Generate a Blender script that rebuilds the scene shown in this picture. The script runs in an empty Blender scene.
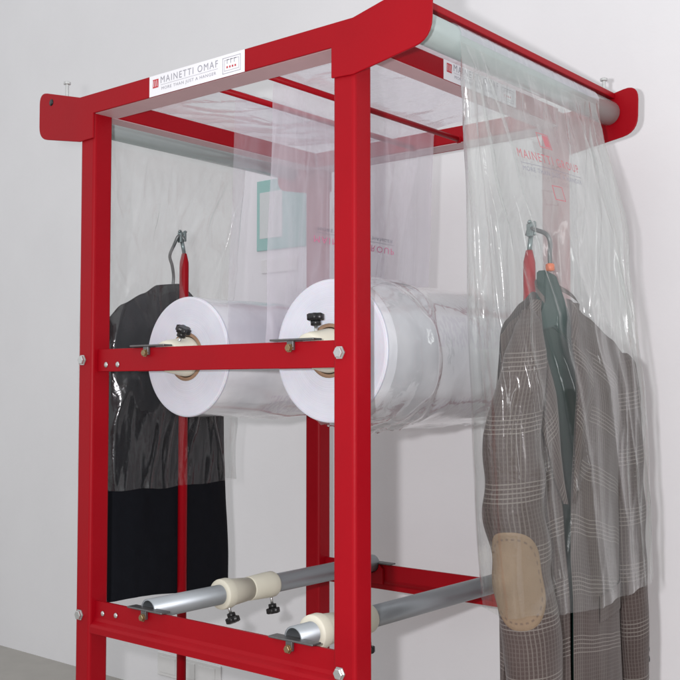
import bpy, bmesh, math, random
from math import sin, cos, pi, sqrt, radians
from mathutils import Vector, noise, Matrix
random.seed(4)
W = 0.05                 # one post width in metres; the rack is laid out in post widths
ZF = -21.2               # floor level below the camera height, in post widths
Lw, Mw = 14.85, 16.24    # rack width (u) and depth (v)
ZP, ZB, ZT = 11.16, 12.27, 13.15
VW = 21.0                # wall plane
C = bpy.context.scene.collection

def P(u, v, z):
    return Vector((v * W, u * W, (z - ZF) * W))

# ------------------------------------------------------------------ materials
def new_mat(name):
    m = bpy.data.materials.new(name); m.use_nodes = True
    nt = m.node_tree
    for n in list(nt.nodes): nt.nodes.remove(n)
    out = nt.nodes.new('ShaderNodeOutputMaterial')
    return m, nt, out

def N(nt, t, **kw):
    n = nt.nodes.new(t)
    for k, v in kw.items():
        if k.startswith('_'): setattr(n, k[1:], v)
        else: n.inputs[k.replace('__', ' ')].default_value = v
    return n

def lk(nt, a, ao, b, bi): nt.links.new(a.outputs[ao], b.inputs[bi])

def math_n(nt, op, a, b=None, c=None):
    n = nt.nodes.new('ShaderNodeMath'); n.operation = op
    for i, x in enumerate((a, b, c)):
        if x is None: continue
        if isinstance(x, (int, float)): n.inputs[i].default_value = x
        else: nt.links.new(x, n.inputs[i])
    return n.outputs[0]

def simple(name, col, rough=.5, metal=0., var=.08, scale=30., bump=.0, bscale=200., coat=0., spec=.5, stretch=None, rvar=0.):
    m, nt, out = new_mat(name)
    b = N(nt, 'ShaderNodeBsdfPrincipled', Roughness=rough, Metallic=metal)
    b.inputs['Specular IOR Level'].default_value = spec
    b.inputs['Coat Weight'].default_value = coat
    tc = N(nt, 'ShaderNodeTexCoord')
    src = tc.outputs['Object']
    if stretch:
        mp = N(nt, 'ShaderNodeMapping'); mp.inputs['Scale'].default_value = stretch
        nt.links.new(src, mp.inputs['Vector']); src = mp.outputs[0]
    nz = N(nt, 'ShaderNodeTexNoise', Scale=scale, Detail=5., Roughness=.6)
    nt.links.new(src, nz.inputs['Vector'])
    mx = N(nt, 'ShaderNodeMix', _data_type='RGBA')
    mx.inputs['A'].default_value = tuple(c * (1 - var) for c in col) + (1,)
    mx.inputs['B'].default_value = tuple(min(1, c * (1 + var)) for c in col) + (1,)
    nt.links.new(nz.outputs['Fac'], mx.inputs['Factor'])
    nt.links.new(mx.outputs['Result'], b.inputs['Base Color'])
    if rvar:
        nt.links.new(math_n(nt, 'MULTIPLY_ADD', nz.outputs['Fac'], rvar, rough - rvar / 2), b.inputs['Roughness'])
    if bump:
        n2 = N(nt, 'ShaderNodeTexNoise', Scale=bscale, Detail=3.)
        nt.links.new(src, n2.inputs['Vector'])
        bp = N(nt, 'ShaderNodeBump', Strength=bump, Distance=.002)
        nt.links.new(n2.outputs['Fac'], bp.inputs['Height'])
        nt.links.new(bp.outputs[0], b.inputs['Normal'])
    nt.links.new(b.outputs[0], out.inputs['Surface'])
    return m

def film(name, tint=(.95, .96, .955), haze=1., wr=.5, gloss=1., rough=.11, hcol=(.86, .88, .87), stretch=(1, 1, .14), scale=17.):
    """clear polythene: mostly see-through, a little milky, glossy along its wrinkles"""
    m, nt, out = new_mat(name)
    tc = N(nt, 'ShaderNodeTexCoord')
    mp = N(nt, 'ShaderNodeMapping'); mp.inputs['Scale'].default_value = stretch
    lk(nt, tc, 'Object', mp, 'Vector')
    n1 = N(nt, 'ShaderNodeTexNoise', Scale=scale, Detail=2., Roughness=.4, Distortion=.8)
    lk(nt, mp, 0, n1, 'Vector')
    n2 = N(nt, 'ShaderNodeTexNoise', Scale=scale * 4, Detail=3., Roughness=.5, Distortion=2.)
    lk(nt, mp, 0, n2, 'Vector')
    n3 = N(nt, 'ShaderNodeTexNoise', Scale=34., Detail=2., Roughness=.5, Distortion=1.5)
    lk(nt, tc, 'Object', n3, 'Vector')
    # ridges: 1-|2n-1|
    r1 = math_n(nt, 'SUBTRACT', 1., math_n(nt, 'ABSOLUTE', math_n(nt, 'MULTIPLY_ADD', n1.outputs['Fac'], 2., -1.)))
    r1 = math_n(nt, 'POWER', r1, 5.)
    h = math_n(nt, 'ADD', math_n(nt, 'MULTIPLY', n1.outputs['Fac'], .8), math_n(nt, 'ADD', math_n(nt, 'MULTIPLY', r1, .10), math_n(nt, 'MULTIPLY', n3.outputs['Fac'], .22)))
    bp = N(nt, 'ShaderNodeBump', Strength=wr, Distance=.006)
    nt.links.new(h, bp.inputs['Height'])
    at = N(nt, 'ShaderNodeAttribute', _attribute_name='haze')
    hz = math_n(nt, 'MULTIPLY', at.outputs['Fac'], haze)
    hz = math_n(nt, 'MULTIPLY', hz, math_n(nt, 'MULTIPLY_ADD', r1, .4, .88))
    tr = N(nt, 'ShaderNodeBsdfTransparent'); tr.inputs['Color'].default_value = tint + (1,)
    df = N(nt, 'ShaderNodeBsdfDiffuse'); df.inputs['Color'].default_value = hcol + (1,)
    tl = N(nt, 'ShaderNodeBsdfTranslucent'); tl.inputs['Color'].default_value = hcol + (1,)
    nt.links.new(bp.outputs[0], df.inputs['Normal'])
    dd = N(nt, 'ShaderNodeMixShader', Fac=.42)
    nt.links.new(df.outputs[0], dd.inputs[1]); nt.links.new(tl.outputs[0], dd.inputs[2])
    m1 = N(nt, 'ShaderNodeMixShader')
    nt.links.new(hz, m1.inputs[0]); nt.links.new(tr.outputs[0], m1.inputs[1]); nt.links.new(dd.outputs[0], m1.inputs[2])
    lw = N(nt, 'ShaderNodeLayerWeight', Blend=.5)
    nt.links.new(bp.outputs[0], lw.inputs['Normal'])
    f = math_n(nt, 'MULTIPLY_ADD', math_n(nt, 'POWER', lw.outputs['Facing'], 4.), .62 * gloss, .046 * gloss)
    gl = N(nt, 'ShaderNodeBsdfGlossy', Roughness=rough)
    gl.inputs['Color'].default_value = (1, 1, 1, 1)
    nt.links.new(bp.outputs[0], gl.inputs['Normal'])
    m2 = N(nt, 'ShaderNodeMixShader')
    nt.links.new(f, m2.inputs[0]); nt.links.new(m1.outputs[0], m2.inputs[1]); nt.links.new(gl.outputs[0], m2.inputs[2])
    nt.links.new(m2.outputs[0], out.inputs['Surface'])
    return m

def tweed(name, base=(.064, .048, .044), line=(.19, .168, .152), dark=(.030, .020, .019)):
    m, nt, out = new_mat(name)
    uv = N(nt, 'ShaderNodeUVMap', _uv_map='UVMap')
    nzw = N(nt, 'ShaderNodeTexNoise', Scale=14., Detail=2.); lk(nt, uv, 0, nzw, 'Vector')
    sub = N(nt, 'ShaderNodeVectorMath', _operation='SUBTRACT'); sub.inputs[1].default_value = (.5, .5, .5)
    lk(nt, nzw, 'Color', sub, 0)
    sc = N(nt, 'ShaderNodeVectorMath', _operation='SCALE', Scale=.006); lk(nt, sub, 0, sc, 0)
    ad = N(nt, 'ShaderNodeVectorMath', _operation='ADD'); lk(nt, uv, 0, ad, 0); lk(nt, sc, 0, ad, 1)
    sp = N(nt, 'ShaderNodeSeparateXYZ'); lk(nt, ad, 0, sp, 0)
    def band(x, period, width):
        f = math_n(nt, 'FRACT', math_n(nt, 'DIVIDE', x, period))
        return math_n(nt, 'LESS_THAN', f, width)
    def stripe(x, period, duty=.27):
        f = math_n(nt, 'FRACT', math_n(nt, 'DIVIDE', x, period))
        return math_n(nt, 'LESS_THAN', f, duty)
    x, y = sp.outputs[0], sp.outputs[1]
    hb = math_n(nt, 'MULTIPLY', band(y, .112, .34), stripe(y, .0078))
    vb = math_n(nt, 'MULTIPLY', band(x, .092, .40), stripe(x, .0074, .3))
    fine = math_n(nt, 'MULTIPLY', stripe(x, .0074, .2), .38)
    fy = math_n(nt, 'MULTIPLY', stripe(y, .0078, .3), .16)
    s = math_n(nt, 'MAXIMUM', math_n(nt, 'MULTIPLY', hb, .85), math_n(nt, 'MAXIMUM', math_n(nt, 'MULTIPLY', vb, .5), math_n(nt, 'MAXIMUM', fine, fy)))
    nz = N(nt, 'ShaderNodeTexNoise', Scale=900., Detail=2.); lk(nt, uv, 0, nz, 'Vector')
    nb = N(nt, 'ShaderNodeTexNoise', Scale=9., Detail=4.); lk(nt, uv, 0, nb, 'Vector')
    s = math_n(nt, 'MULTIPLY', s, math_n(nt, 'MULTIPLY_ADD', nz.outputs['Fac'], 1.3, .2))
    mx0 = N(nt, 'ShaderNodeMix', _data_type='RGBA')
    mx0.inputs['A'].default_value = dark + (1,); mx0.inputs['B'].default_value = tuple(c * 1.5 for c in base) + (1,)
    ff = math_n(nt, 'MULTIPLY_ADD', nz.outputs['Fac'], .7, math_n(nt, 'MULTIPLY_ADD', nb.outputs['Fac'], .5, -.1))
    nt.links.new(ff, mx0.inputs['Factor'])
    mx = N(nt, 'ShaderNodeMix', _data_type='RGBA')
    nt.links.new(mx0.outputs['Result'], mx.inputs['A']); mx.inputs['B'].default_value = line + (1,)
    nt.links.new(s, mx.inputs['Factor'])
    b = N(nt, 'ShaderNodeBsdfPrincipled', Roughness=.9)
    b.inputs['Sheen Weight'].default_value = .15
    b.inputs['Specular IOR Level'].default_value = .15
    nt.links.new(mx.outputs['Result'], b.inputs['Base Color'])
    bp = N(nt, 'ShaderNodeBump', Strength=.35, Distance=.0015)
    nt.links.new(nz.outputs['Fac'], bp.inputs['Height']); nt.links.new(bp.outputs[0], b.inputs['Normal'])
    nt.links.new(b.outputs[0], out.inputs['Surface'])
    return m

def roll_face_mat():
    m, nt, out = new_mat('roll_end_grain')
    tc = N(nt, 'ShaderNodeTexCoord')
    mp = N(nt, 'ShaderNodeMapping'); lk(nt, tc, 'UV', mp, 'Vector')
    sp = N(nt, 'ShaderNodeSeparateXYZ'); lk(nt, mp, 0, sp, 0)
    n1 = N(nt, 'ShaderNodeTexNoise', _noise_dimensions='1D', Scale=140., Detail=4., Roughness=.7)
    nt.links.new(sp.outputs[0], n1.inputs['W'])
    n2 = N(nt, 'ShaderNodeTexNoise', Scale=18., Detail=3.); lk(nt, tc, 'Object', n2, 'Vector')
    mx = N(nt, 'ShaderNodeMix', _data_type='RGBA')
    mx.inputs['A'].default_value = (.30, .32, .39, 1); mx.inputs['B'].default_value = (.86, .87, .93, 1)
    nt.links.new(math_n(nt, 'ADD', math_n(nt, 'MULTIPLY', n1.outputs['Fac'], .9), math_n(nt, 'MULTIPLY', n2.outputs['Fac'], .25)), mx.inputs['Factor'])
    b = N(nt, 'ShaderNodeBsdfPrincipled', Roughness=.42)
    b.inputs['Subsurface Weight'].default_value = .35; b.inputs['Subsurface Scale'].default_value = .02
    nt.links.new(mx.outputs['Result'], b.inputs['Base Color'])
    bp = N(nt, 'ShaderNodeBump', Strength=.25, Distance=.001)
    nt.links.new(n1.outputs['Fac'], bp.inputs['Height']); nt.links.new(bp.outputs[0], b.inputs['Normal'])
    nt.links.new(b.outputs[0], out.inputs['Surface'])
    return m

def roll_body_mat(name, purple):
    m, nt, out = new_mat(name)
    tc = N(nt, 'ShaderNodeTexCoord')
    uv = N(nt, 'ShaderNodeUVMap', _uv_map='UVMap')
    n1 = N(nt, 'ShaderNodeTexNoise', Scale=22., Detail=5., Roughness=.6, Distortion=1.5); lk(nt, tc, 'Object', n1, 'Vector')
    n2 = N(nt, 'ShaderNodeTexNoise', Scale=7., Detail=3.); lk(nt, tc, 'Object', n2, 'Vector')
    cr = N(nt, 'ShaderNodeValToRGB'); e = cr.color_ramp.elements
    e[0].position = .3; e[0].color = (.58, .60, .64, 1); e[1].position = .7; e[1].color = (.80, .81, .84, 1)
    lk(nt, n2, 'Fac', cr, 'Fac')
    mx = N(nt, 'ShaderNodeMix', _data_type='RGBA')
    lk(nt, cr, 0, mx, 'A'); mx.inputs['B'].default_value = (.42, .34, .50, 1)
    # faint bands of print showing through the wound layers (u = along the roll 0..1, v = around)
    sp = N(nt, 'ShaderNodeSeparateXYZ'); lk(nt, uv, 0, sp, 0)
    n3 = N(nt, 'ShaderNodeTexNoise', Scale=1., Detail=2.)
    mp = N(nt, 'ShaderNodeMapping'); mp.inputs['Scale'].default_value = (70, 34, 1); lk(nt, uv, 0, mp, 'Vector'); lk(nt, mp, 0, n3, 'Vector')
    bandv = math_n(nt, 'GREATER_THAN', math_n(nt, 'SINE', math_n(nt, 'MULTIPLY', sp.outputs[1], 2 * pi * 5)), .35)
    inu = math_n(nt, 'MULTIPLY', math_n(nt, 'GREATER_THAN', sp.outputs[0], .28), math_n(nt, 'LESS_THAN', sp.outputs[0], .8))
    f = math_n(nt, 'MULTIPLY', math_n(nt, 'MULTIPLY', bandv, inu), math_n(nt, 'MULTIPLY', math_n(nt, 'GREATER_THAN', n3.outputs['Fac'], .5), purple))
    nt.links.new(f, mx.inputs['Factor'])
    b = N(nt, 'ShaderNodeBsdfPrincipled', Roughness=.16)
    b.inputs['Coat Weight'].default_value = .8; b.inputs['Coat Roughness'].default_value = .08
    nt.links.new(mx.outputs['Result'], b.inputs['Base Color'])
    bp = N(nt, 'ShaderNodeBump', Strength=.12, Distance=.006)
    nt.links.new(n1.outputs['Fac'], bp.inputs['Height'])
    nt.links.new(bp.outputs[0], b.inputs['Normal']); nt.links.new(bp.outputs[0], b.inputs['Coat Normal'])
    nt.links.new(b.outputs[0], out.inputs['Surface'])
    return m

M_ = {}
M_['red'] = simple('red_paint', (.295, .0014, .007), rough=.42, var=.12, scale=7., bump=.10, bscale=160., coat=.0, spec=.15, rvar=.2)
M_['under_sheen'] = simple('painted_red_sheen', (.55, .36, .37), rough=.5, var=.10, scale=14., spec=.3)  # sheen on the beam undersides, painted in as a paler red
M_['steel'] = simple('galvanised_steel', (.36, .39, .41), rough=.46, metal=.75, var=.22, scale=22., stretch=(.25, 1, 1), rvar=.2)
M_['zinc'] = simple('zinc_bolt', (.55, .56, .55), rough=.3, metal=.8, var=.2, scale=200.)
M_['clamp'] = simple('clamp_steel', (.22, .27, .27), rough=.3, metal=.7, var=.3, scale=120.)
M_['brass'] = simple('dull_brass', (.30, .22, .12), rough=.4, metal=.8, var=.2, scale=200.)
M_['latch'] = simple('dark_latch_steel', (.16, .16, .16), rough=.4, metal=.7, var=.25, scale=90.)
M_['cream'] = simple('cream_nylon', (.70, .68, .56), rough=.5, var=.07, scale=25., bump=.08, bscale=160.)
M_['black'] = simple('black_knob_plastic', (.008, .008, .009), rough=.35, var=.2, scale=100.)
M_['core'] = simple('brown_cardboard', (.30, .19, .12), rough=.85, var=.18, scale=60.)
M_['roller'] = simple('guide_roller_tube', (.36, .42, .41), rough=.22, metal=.1, var=.08, scale=8., coat=.4)
M_['white'] = simple('sticker_white', (.80, .80, .83), rough=.35, var=.02, coat=.2)
M_['grey_ink'] = simple('grey_ink', (.32, .32, .36), rough=.6, var=.1)
M_['red_ink'] = simple('red_ink', (.50, .03, .04), rough=.6, var=.1)
M_['film_red'] = simple('film_print_red', (.45, .15, .17), rough=.6, var=.15, scale=300.)
M_['film_grey'] = simple('film_print_grey', (.24, .24, .28), rough=.6, var=.15, scale=300.)
M_['film_pink'] = simple('film_print_pink', (.62, .20, .33), rough=.6, var=.15, scale=300.)
M_['wall'] = simple('white_wall_paint', (.735, .735, .745), rough=.7, var=.05, scale=3.2, bump=.16, bscale=70., spec=.25)
M_['floor'] = simple('grey_floor', (.34, .325, .295), rough=.5, var=.12, scale=12., bump=.05)
M_['teal'] = simple('teal_sign_paint', (.17, .45, .39), rough=.5, var=.06)
M_['plate'] = simple('pale_plastic', (.68, .68, .67), rough=.4, var=.03)
M_['panel'] = simple('pale_sign_panel', (.56, .61, .59), rough=.5, var=.05)
M_['film_r'] = film('clear_film_milky', tint=(.95, .964, .953), haze=1., wr=.44, hcol=(.69, .705, .705), gloss=1.05, rough=.13)
M_['film_w'] = film('clear_film_web', tint=(.95, .95, .965), haze=1., wr=.5, hcol=(.78, .745, .82))
M_['film_l'] = film('clear_film_plain', tint=(.955, .96, .955), haze=1., wr=.75, scale=10., gloss=1.15, rough=.17, stretch=(1, 1, .4))
M_['film_b'] = film('clear_film_loose', tint=(.96, .96, .965), haze=1., wr=.6, scale=8., stretch=(.6, 1, 1), gloss=1.9, rough=.08)
M_['tweed'] = tweed('brown_check_tweed')
M_['suede'] = simple('tan_suede', (.205, .148, .102), rough=.95, var=.22, scale=28., bump=.35, bscale=260., spec=.08)
M_['stitch'] = simple('brown_thread', (.13, .09, .065), rough=.9, var=.1)
M_['lining'] = simple('dark_green_lining', (.006, .026, .021), rough=.6, var=.25, scale=20.)
M_['hanger'] = simple('dark_green_plastic', (.005, .036, .030), rough=.35, var=.2, scale=20.)
M_['orange'] = simple('orange_bead', (.60, .14, .05), rough=.4, var=.1)
M_['wire'] = simple('hook_wire', (.14, .15, .15), rough=.35, metal=.6, var=.1)
M_['blackwool'] = simple('black_wool', (.006, .007, .010), rough=.95, var=.25, scale=40., bump=.15, bscale=700., spec=.15)
M_['blackcollar'] = simple('black_collar_felt', (.012, .016, .017), rough=.9, var=.25, scale=60., spec=.1)
M_['face'] = roll_face_mat()
M_['body1'] = roll_body_mat('wound_film_plain', .25)
M_['body2'] = roll_body_mat('wound_film_printed', .28)

# ------------------------------------------------------------------ object helpers
BASE = {}
def tag(o, label=None, cat=None, group=None, kind=None):
    if label: o['label'] = label
    if cat: o['category'] = cat
    if group: o['group'] = group
    if kind: o['kind'] = kind
    return o

def thing(name, label, cat, base, group=None):
    o = bpy.data.objects.new(name, None); C.objects.link(o)
    o.empty_display_size = .05
    o.location = base; BASE[o] = Vector(base)
    return tag(o, label, cat, group)

class MB:
    """mesh builder in world space"""
    def __init__(s): s.v = []; s.f = []; s.m = []; s.uv = {}; s.sm = []; s.attr = None; s.uvv = None
    def add(s, vs, fs, mi=0, smooth=False):
        o = len(s.v); s.v += [Vector(x) for x in vs]
        for f in fs:
            s.f.append(tuple(i + o for i in f)); s.m.append(mi); s.sm.append(smooth)
    def box(s, u0, u1, v0, v1, z0, z1, mi=0, bev=0.):
        bm = bmesh.new()
        vs = [bm.verts.new(P(u, v, z)) for u in (u0, u1) for v in (v0, v1) for z in (z0, z1)]
        for q in ((0, 1, 3, 2), (4, 6, 7, 5), (0, 4, 5, 1), (2, 3, 7, 6), (0, 2, 6, 4), (1, 5, 7, 3)):
            bm.faces.new([vs[i] for i in q])
        bmesh.ops.recalc_face_normals(bm, faces=bm.faces)
        if bev: bmesh.ops.bevel(bm, geom=bm.edges[:], offset=bev * W, segments=3, profile=.5, affect='EDGES')
        s.addbm(bm, mi)
    def addbm(s, bm, mi=0, smooth=False):
        bm.verts.ensure_lookup_table(); bm.verts.index_update()
        s.add([v.co.copy() for v in bm.verts], [[v.index for v in f.verts] for f in bm.faces], mi, smooth); bm.free()
    def prism(s, pts, axis, a0, a1, mi=0, bev=0.):
        """polygon extruded; axis 'v': pts=(u,z); axis 'u': pts=(v,z)"""
        bm = bmesh.new()
        def pp(p, a): return P(p[0], a, p[1]) if axis == 'v' else P(a, p[0], p[1])
        A = [bm.verts.new(pp(p, a0)) for p in pts]; B = [bm.verts.new(pp(p, a1)) for p in pts]
        n = len(pts)
        bm.faces.new(A); bm.faces.new(B[::-1])
        for i in range(n): bm.faces.new((A[i], B[i], B[(i + 1) % n], A[(i + 1) % n]))
        bmesh.ops.recalc_face_normals(bm, faces=bm.faces)
        if bev: bmesh.ops.bevel(bm, geom=bm.edges[:], offset=bev * W, segments=2, profile=.5, affect='EDGES')
        s.addbm(bm, mi)
    def lathe(s, org, axis, prof, seg=32, mi=0, smooth=True, up=None, lobes=0, lamp=0.):
        """prof: list of (distance along axis, radius) in post widths; org,axis in (u,v,z)"""
        o = P(*org); ax = Vector((axis[1], axis[0], axis[2])).normalized()
        t = Vector((0, 0, 1)) if abs(ax.z) < .9 else Vector((1, 0, 0))
        e1 = ax.cross(t).normalized(); e2 = ax.cross(e1)
        vs = []
        for (d, r) in prof:
            for k in range(seg):
                a = 2 * pi * k / seg
                rr = r * (1 + lamp * cos(lobes * a)) if lobes else r
                vs.append(o + ax * d * W + (e1 * cos(a) + e2 * sin(a)) * rr * W)
        fs = []
        for i in range(len(prof) - 1):
            for k in range(seg):
                k2 = (k + 1) % seg
                fs.append((i * seg + k, i * seg + k2, (i + 1) * seg + k2, (i + 1) * seg + k))
        s.add(vs, fs, mi, smooth)
        for i, (d, r), rev in ((0, prof[0], True), (len(prof) - 1, prof[-1], False)):
            if r > 1e-4 and prof[0] != prof[-1]:
                idx = [i * seg + k for k in range(seg)]
                base = len(s.v) - len(vs)
                f = tuple(base + j for j in (idx[::-1] if rev else idx))
                s.f.append(f); s.m.append(mi); s.sm.append(False)
    def spline(s, pts, r, seg=10, mi=0, n=8):
        q = [Vector(p) for p in pts]; q = [q[0] * 2 - q[1]] + q + [q[-1] * 2 - q[-2]]; out = []
        for i in range(1, len(q) - 2):
            a, b, c, d = q[i - 1:i + 3]
            for k in range(n):
                t = k / n
                out.append(tuple(.5 * (2 * b + (c - a) * t + (2 * a - 5 * b + 4 * c - d) * t * t + (3 * b - a - 3 * c + d) * t ** 3)))
        out.append(tuple(q[-2])); s.tube(out, r, seg, mi)
    def tube(s, pts, r, seg=10, mi=0, rad=None):
        """tube through (u,v,z) points"""
        p = [P(*q) for q in pts]; vs = []; fs = []
        e = None
        for i, q in enumerate(p):
            t = (p[min(i + 1, len(p) - 1)] - p[max(i - 1, 0)]).normalized()
            if e is None: e = t.cross(Vector((.3, .7, .2))).normalized()
            e = (e - t * e.dot(t)).normalized(); g = t.cross(e)
            rr = (rad[i] if rad else r) * W
            for k in range(seg):
                a = 2 * pi * k / seg
                vs.append(q + (e * cos(a) + g * sin(a)) * rr)
        n = len(p)
        for i in range(n - 1):
            for k in range(seg):
                k2 = (k + 1) % seg
                fs.append((i * seg + k, i * seg + k2, (i + 1) * seg + k2, (i + 1) * seg + k))
        fs.append(tuple(range(seg))[::-1]); fs.append(tuple((n - 1) * seg + k for k in range(seg)))
        s.add(vs, fs, mi, True)
    def grid(s, fn, nu, nv, mi=0, uv=None, closed=False):
        """fn(i/nu, j/nv) -> world point"""
        o = len(s.v)
        for i in range(nu + 1):
            for j in range(nv + 1):
                s.v.append(Vector(fn(i / nu, j / nv)))
        for i in range(nu):
            for j in range(nv):
                a = o + i * (nv + 1) + j
                f = (a, a + nv + 1, a + nv + 2, a + 1)
                fi = len(s.f)
                s.f.append(f); s.m.append(mi); s.sm.append(True)
                if uv: s.uv[fi] = [uv(i / nu, j / nv), uv((i + 1) / nu, j / nv), uv((i + 1) / nu, (j + 1) / nv), uv(i / nu, (j + 1) / nv)]
    def build(s, name, mats, parent=None, haze=None, weld=False):
        if not isinstance(mats, (list, tuple)): mats = [mats]
        me = bpy.data.meshes.new(name)
        off = Vector((0, 0, 0)); q = parent
        while q is not None:
            off += q.location; q = q.parent
        me.from_pydata([v - off for v in s.v], [], s.f)
        for m in mats: me.materials.append(m)
        me.polygons.foreach_set('material_index', s.m); me.polygons.foreach_set('use_smooth', s.sm)
        if s.uv:
            ul = me.uv_layers.new(name='UVMap')
            for p in me.polygons:
                if p.index in s.uv:
                    for li, c in zip(p.loop_indices, s.uv[p.index]): ul.data[li].uv = c
        if haze is not None:
            at = me.attributes.new('haze', 'FLOAT', 'POINT')
            at.data.foreach_set('value', haze if isinstance(haze, list) else [haze(v) for v in s.v] if callable(haze) else [haze] * len(s.v))
        if weld:
            bm = bmesh.new(); bm.from_mesh(me); bmesh.ops.remove_doubles(bm, verts=bm.verts, dist=1e-5); bm.to_mesh(me); bm.free()
        me.update()
        o = bpy.data.objects.new(name, me); C.objects.link(o)
        if parent is not None: o.parent = parent
        return o

def interp(tab, x):
    if x <= tab[0][0]: return tab[0][1]
    for (a, b), (c, d) in zip(tab, tab[1:]):
        if x <= c:
            t = (x - a) / (c - a); t = t * t * (3 - 2 * t) * .5 + t * .5
            return b + (d - b) * t
    return tab[-1][1]
def sstep(a, b, x):
    t = max(0., min(1., (x - a) / (b - a))); return t * t * (3 - 2 * t)
def nz(x, y, z=0.): return noise.noise(Vector((x, y, z)))
def ridge(x, y, z=0.): return (1 - min(1, abs(nz(x, y, z)) * 2.2)) ** 3

def text_mesh(body, size, spacing=1.):
    cu = bpy.data.curves.new('lettering', 'FONT'); cu.body = body; cu.size = size
    cu.space_character = spacing; cu.align_x = 'LEFT'; cu.resolution_u = 3
    ob = bpy.data.objects.new('lettering', cu); C.objects.link(ob)
    bpy.context.view_layer.update()
    me = bpy.data.meshes.new_from_object(ob.evaluated_get(bpy.context.evaluated_depsgraph_get()))
    vs = [(v.co.x, v.co.y) for v in me.vertices]; fs = [tuple(p.vertices) for p in me.polygons]
    bpy.data.objects.remove(ob); bpy.data.curves.remove(cu); bpy.data.meshes.remove(me)
    x0 = min(v[0] for v in vs); x1 = max(v[0] for v in vs)
    return [((x - x0) / (x1 - x0), y / size) for x, y in vs], fs, (x1 - x0) / size

# ------------------------------------------------------------------ setting
def wall_fl():
    b = MB(); b.add([P(-140, VW, ZF - .4), P(170, VW, ZF - .4), P(170, VW, 60), P(-140, VW, 60)], [(0, 1, 2, 3)])
    tag(b.build('wall', M_['wall']), kind='structure')
    b = MB(); b.add([P(-140, -80, ZF), P(170, -80, ZF), P(170, VW + .2, ZF), P(-140, VW + .2, ZF)], [(0, 3, 2, 1)])
    tag(b.build('floor', M_['floor']), kind='structure')
wall_fl()

# ------------------------------------------------------------------ the rack
rack = thing('garment_packing_rack', 'tall red steel frame with white stickers that carries the film rolls', 'rack', P(Lw / 2, Mw / 2, ZF))

def hexbolt(b, org, axis, r=.2, h=.14, mi=0):
    b.lathe(org, axis, [(0, r * 1.25), (.04, r * 1.25), (.041, r), (h, r), (h + .02, r * .86)], seg=6, mi=mi, smooth=False)

for (u0, v0) in ((0, 0), (Lw, 0), (0, Mw - 1), (Lw, Mw - 1)):
    b = MB(); b.box(u0, u0 + 1, v0, v0 + 1, ZF + .02, 13.0, bev=.13)
    post = b.build('post', M_['red'], rack)
    near = v0 == 0
    bu = u0 + .67
    for z in (1.3, -9.88):
        b = MB()
        if near: hexbolt(b, (bu, -.005, z), (0, -1, 0))
        else: hexbolt(b, (bu, Mw + .005, z), (0, 1, 0))
        b.build('bolt', M_['zinc'], post)

def rounded(pts, rad, n=6):
    """round chosen corners of a polygon: rad[i] radius at pts[i]"""
    out = []
    k = len(pts)
    for i, p in enumerate(pts):
        r = rad.get(i, 0)
        if not r: out.append(p); continue
        a = Vector(pts[i - 1]) - Vector(p); c = Vector(pts[(i + 1) % k]) - Vector(p)
        a.normalize(); c.normalize(); q = Vector(p)
        s0, s1 = q + a * r, q + c * r
        for j in range(n + 1):
            t = j / n
            out.append(tuple(s0 * (1 - t) ** 2 + q * 2 * t * (1 - t) + s1 * t * t))
    return out

ear = [(1, ZB), (1, ZP), (0, ZP - .05), (-3.35, 11.66), (-3.42, 13.9), (0, ZT),
       (Lw + 1, ZT), (Lw + 4.1, 13.95), (Lw + 4.1, 11.72), (Lw + 1, ZP - .03), (Lw, ZP), (Lw, ZB)]
ear = rounded(ear, {3: .75, 4: .75, 7: .6, 8: .6})
plates = []
for v0, v1 in ((-.1, -.004), (Mw + .004, Mw + .1)):
    b = MB(); b.prism(ear, 'v', v0, v1, bev=.025)
    if v0 < 0:
        b.lathe((Lw + 3.15, v0 - .006, 13.3), (0, -1, 0), [(0, .001), (.002, .16), (.003, .001)], seg=20, mi=1)
    pl = b.build('eared_plate', [M_['red'], M_['black']], rack); plates.append(pl)
for k, (u, v) in enumerate(((Lw + 2.65, .4), (-1.95, Mw - .4), (Lw + 2.65, Mw - .4))):
    b = MB(); b.lathe((u, v, 13.3), (0, 0, 1), [(0, .085), (.86, .085), (.87, .17), (.97, .17), (1.0, .12)], seg=12, smooth=False)
    b.build('screw', M_['zinc'], plates[0 if k == 0 else 1])

# top rails behind the plates, and cross beams
for v0, v1 in ((0.004, 1.25), (Mw - 1.25, Mw - .004)):
    b = MB(); b.box(1.004, Lw - .004, v0, v1, ZB + .03, ZT - .03, bev=.05); b.box(1.006, Lw - .006, v0 + .03, v1 - .03, ZB, ZB + .026, 1); b.build('top_rail', [M_['red'], M_['under_sheen']], rack)
cross = []
for u0, u1 in ((.06, .97), (Lw + .03, Lw + .94)):
    b = MB(); b.box(u0, u1, 1.004, Mw - 1.004, ZB + .03, ZT - .03, bev=.05); b.box(u0 + .03, u1 - .03, 1.006, Mw - 1.006, ZB, ZB + .026, 1); cross.append(b.build('cross_beam', [M_['red'], M_['under_sheen']], rack))
for u in (5.42, 8.2):
    b = MB(); b.tube([(u, 1.2, 12.42), (u, Mw - 1.0, 12.42)], .13, seg=14)
    hexbolt(b, (u, Mw - 1.25, 12.42), (0, -1, 0), r=.16, h=.12)
    b.build('tie_bar', M_['red'], rack)
RZ, RR = 12.72, .56
for u in (-2.0, Lw + 3.0):
    b = MB(); b.lathe((u, 0.02, RZ), (0, 1, 0), [(0, RR - .05), (.04, RR), (Mw - .1, RR), (Mw - .06, RR - .05)], seg=40)
    b.build('guide_roller', M_['roller'], rack)
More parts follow.
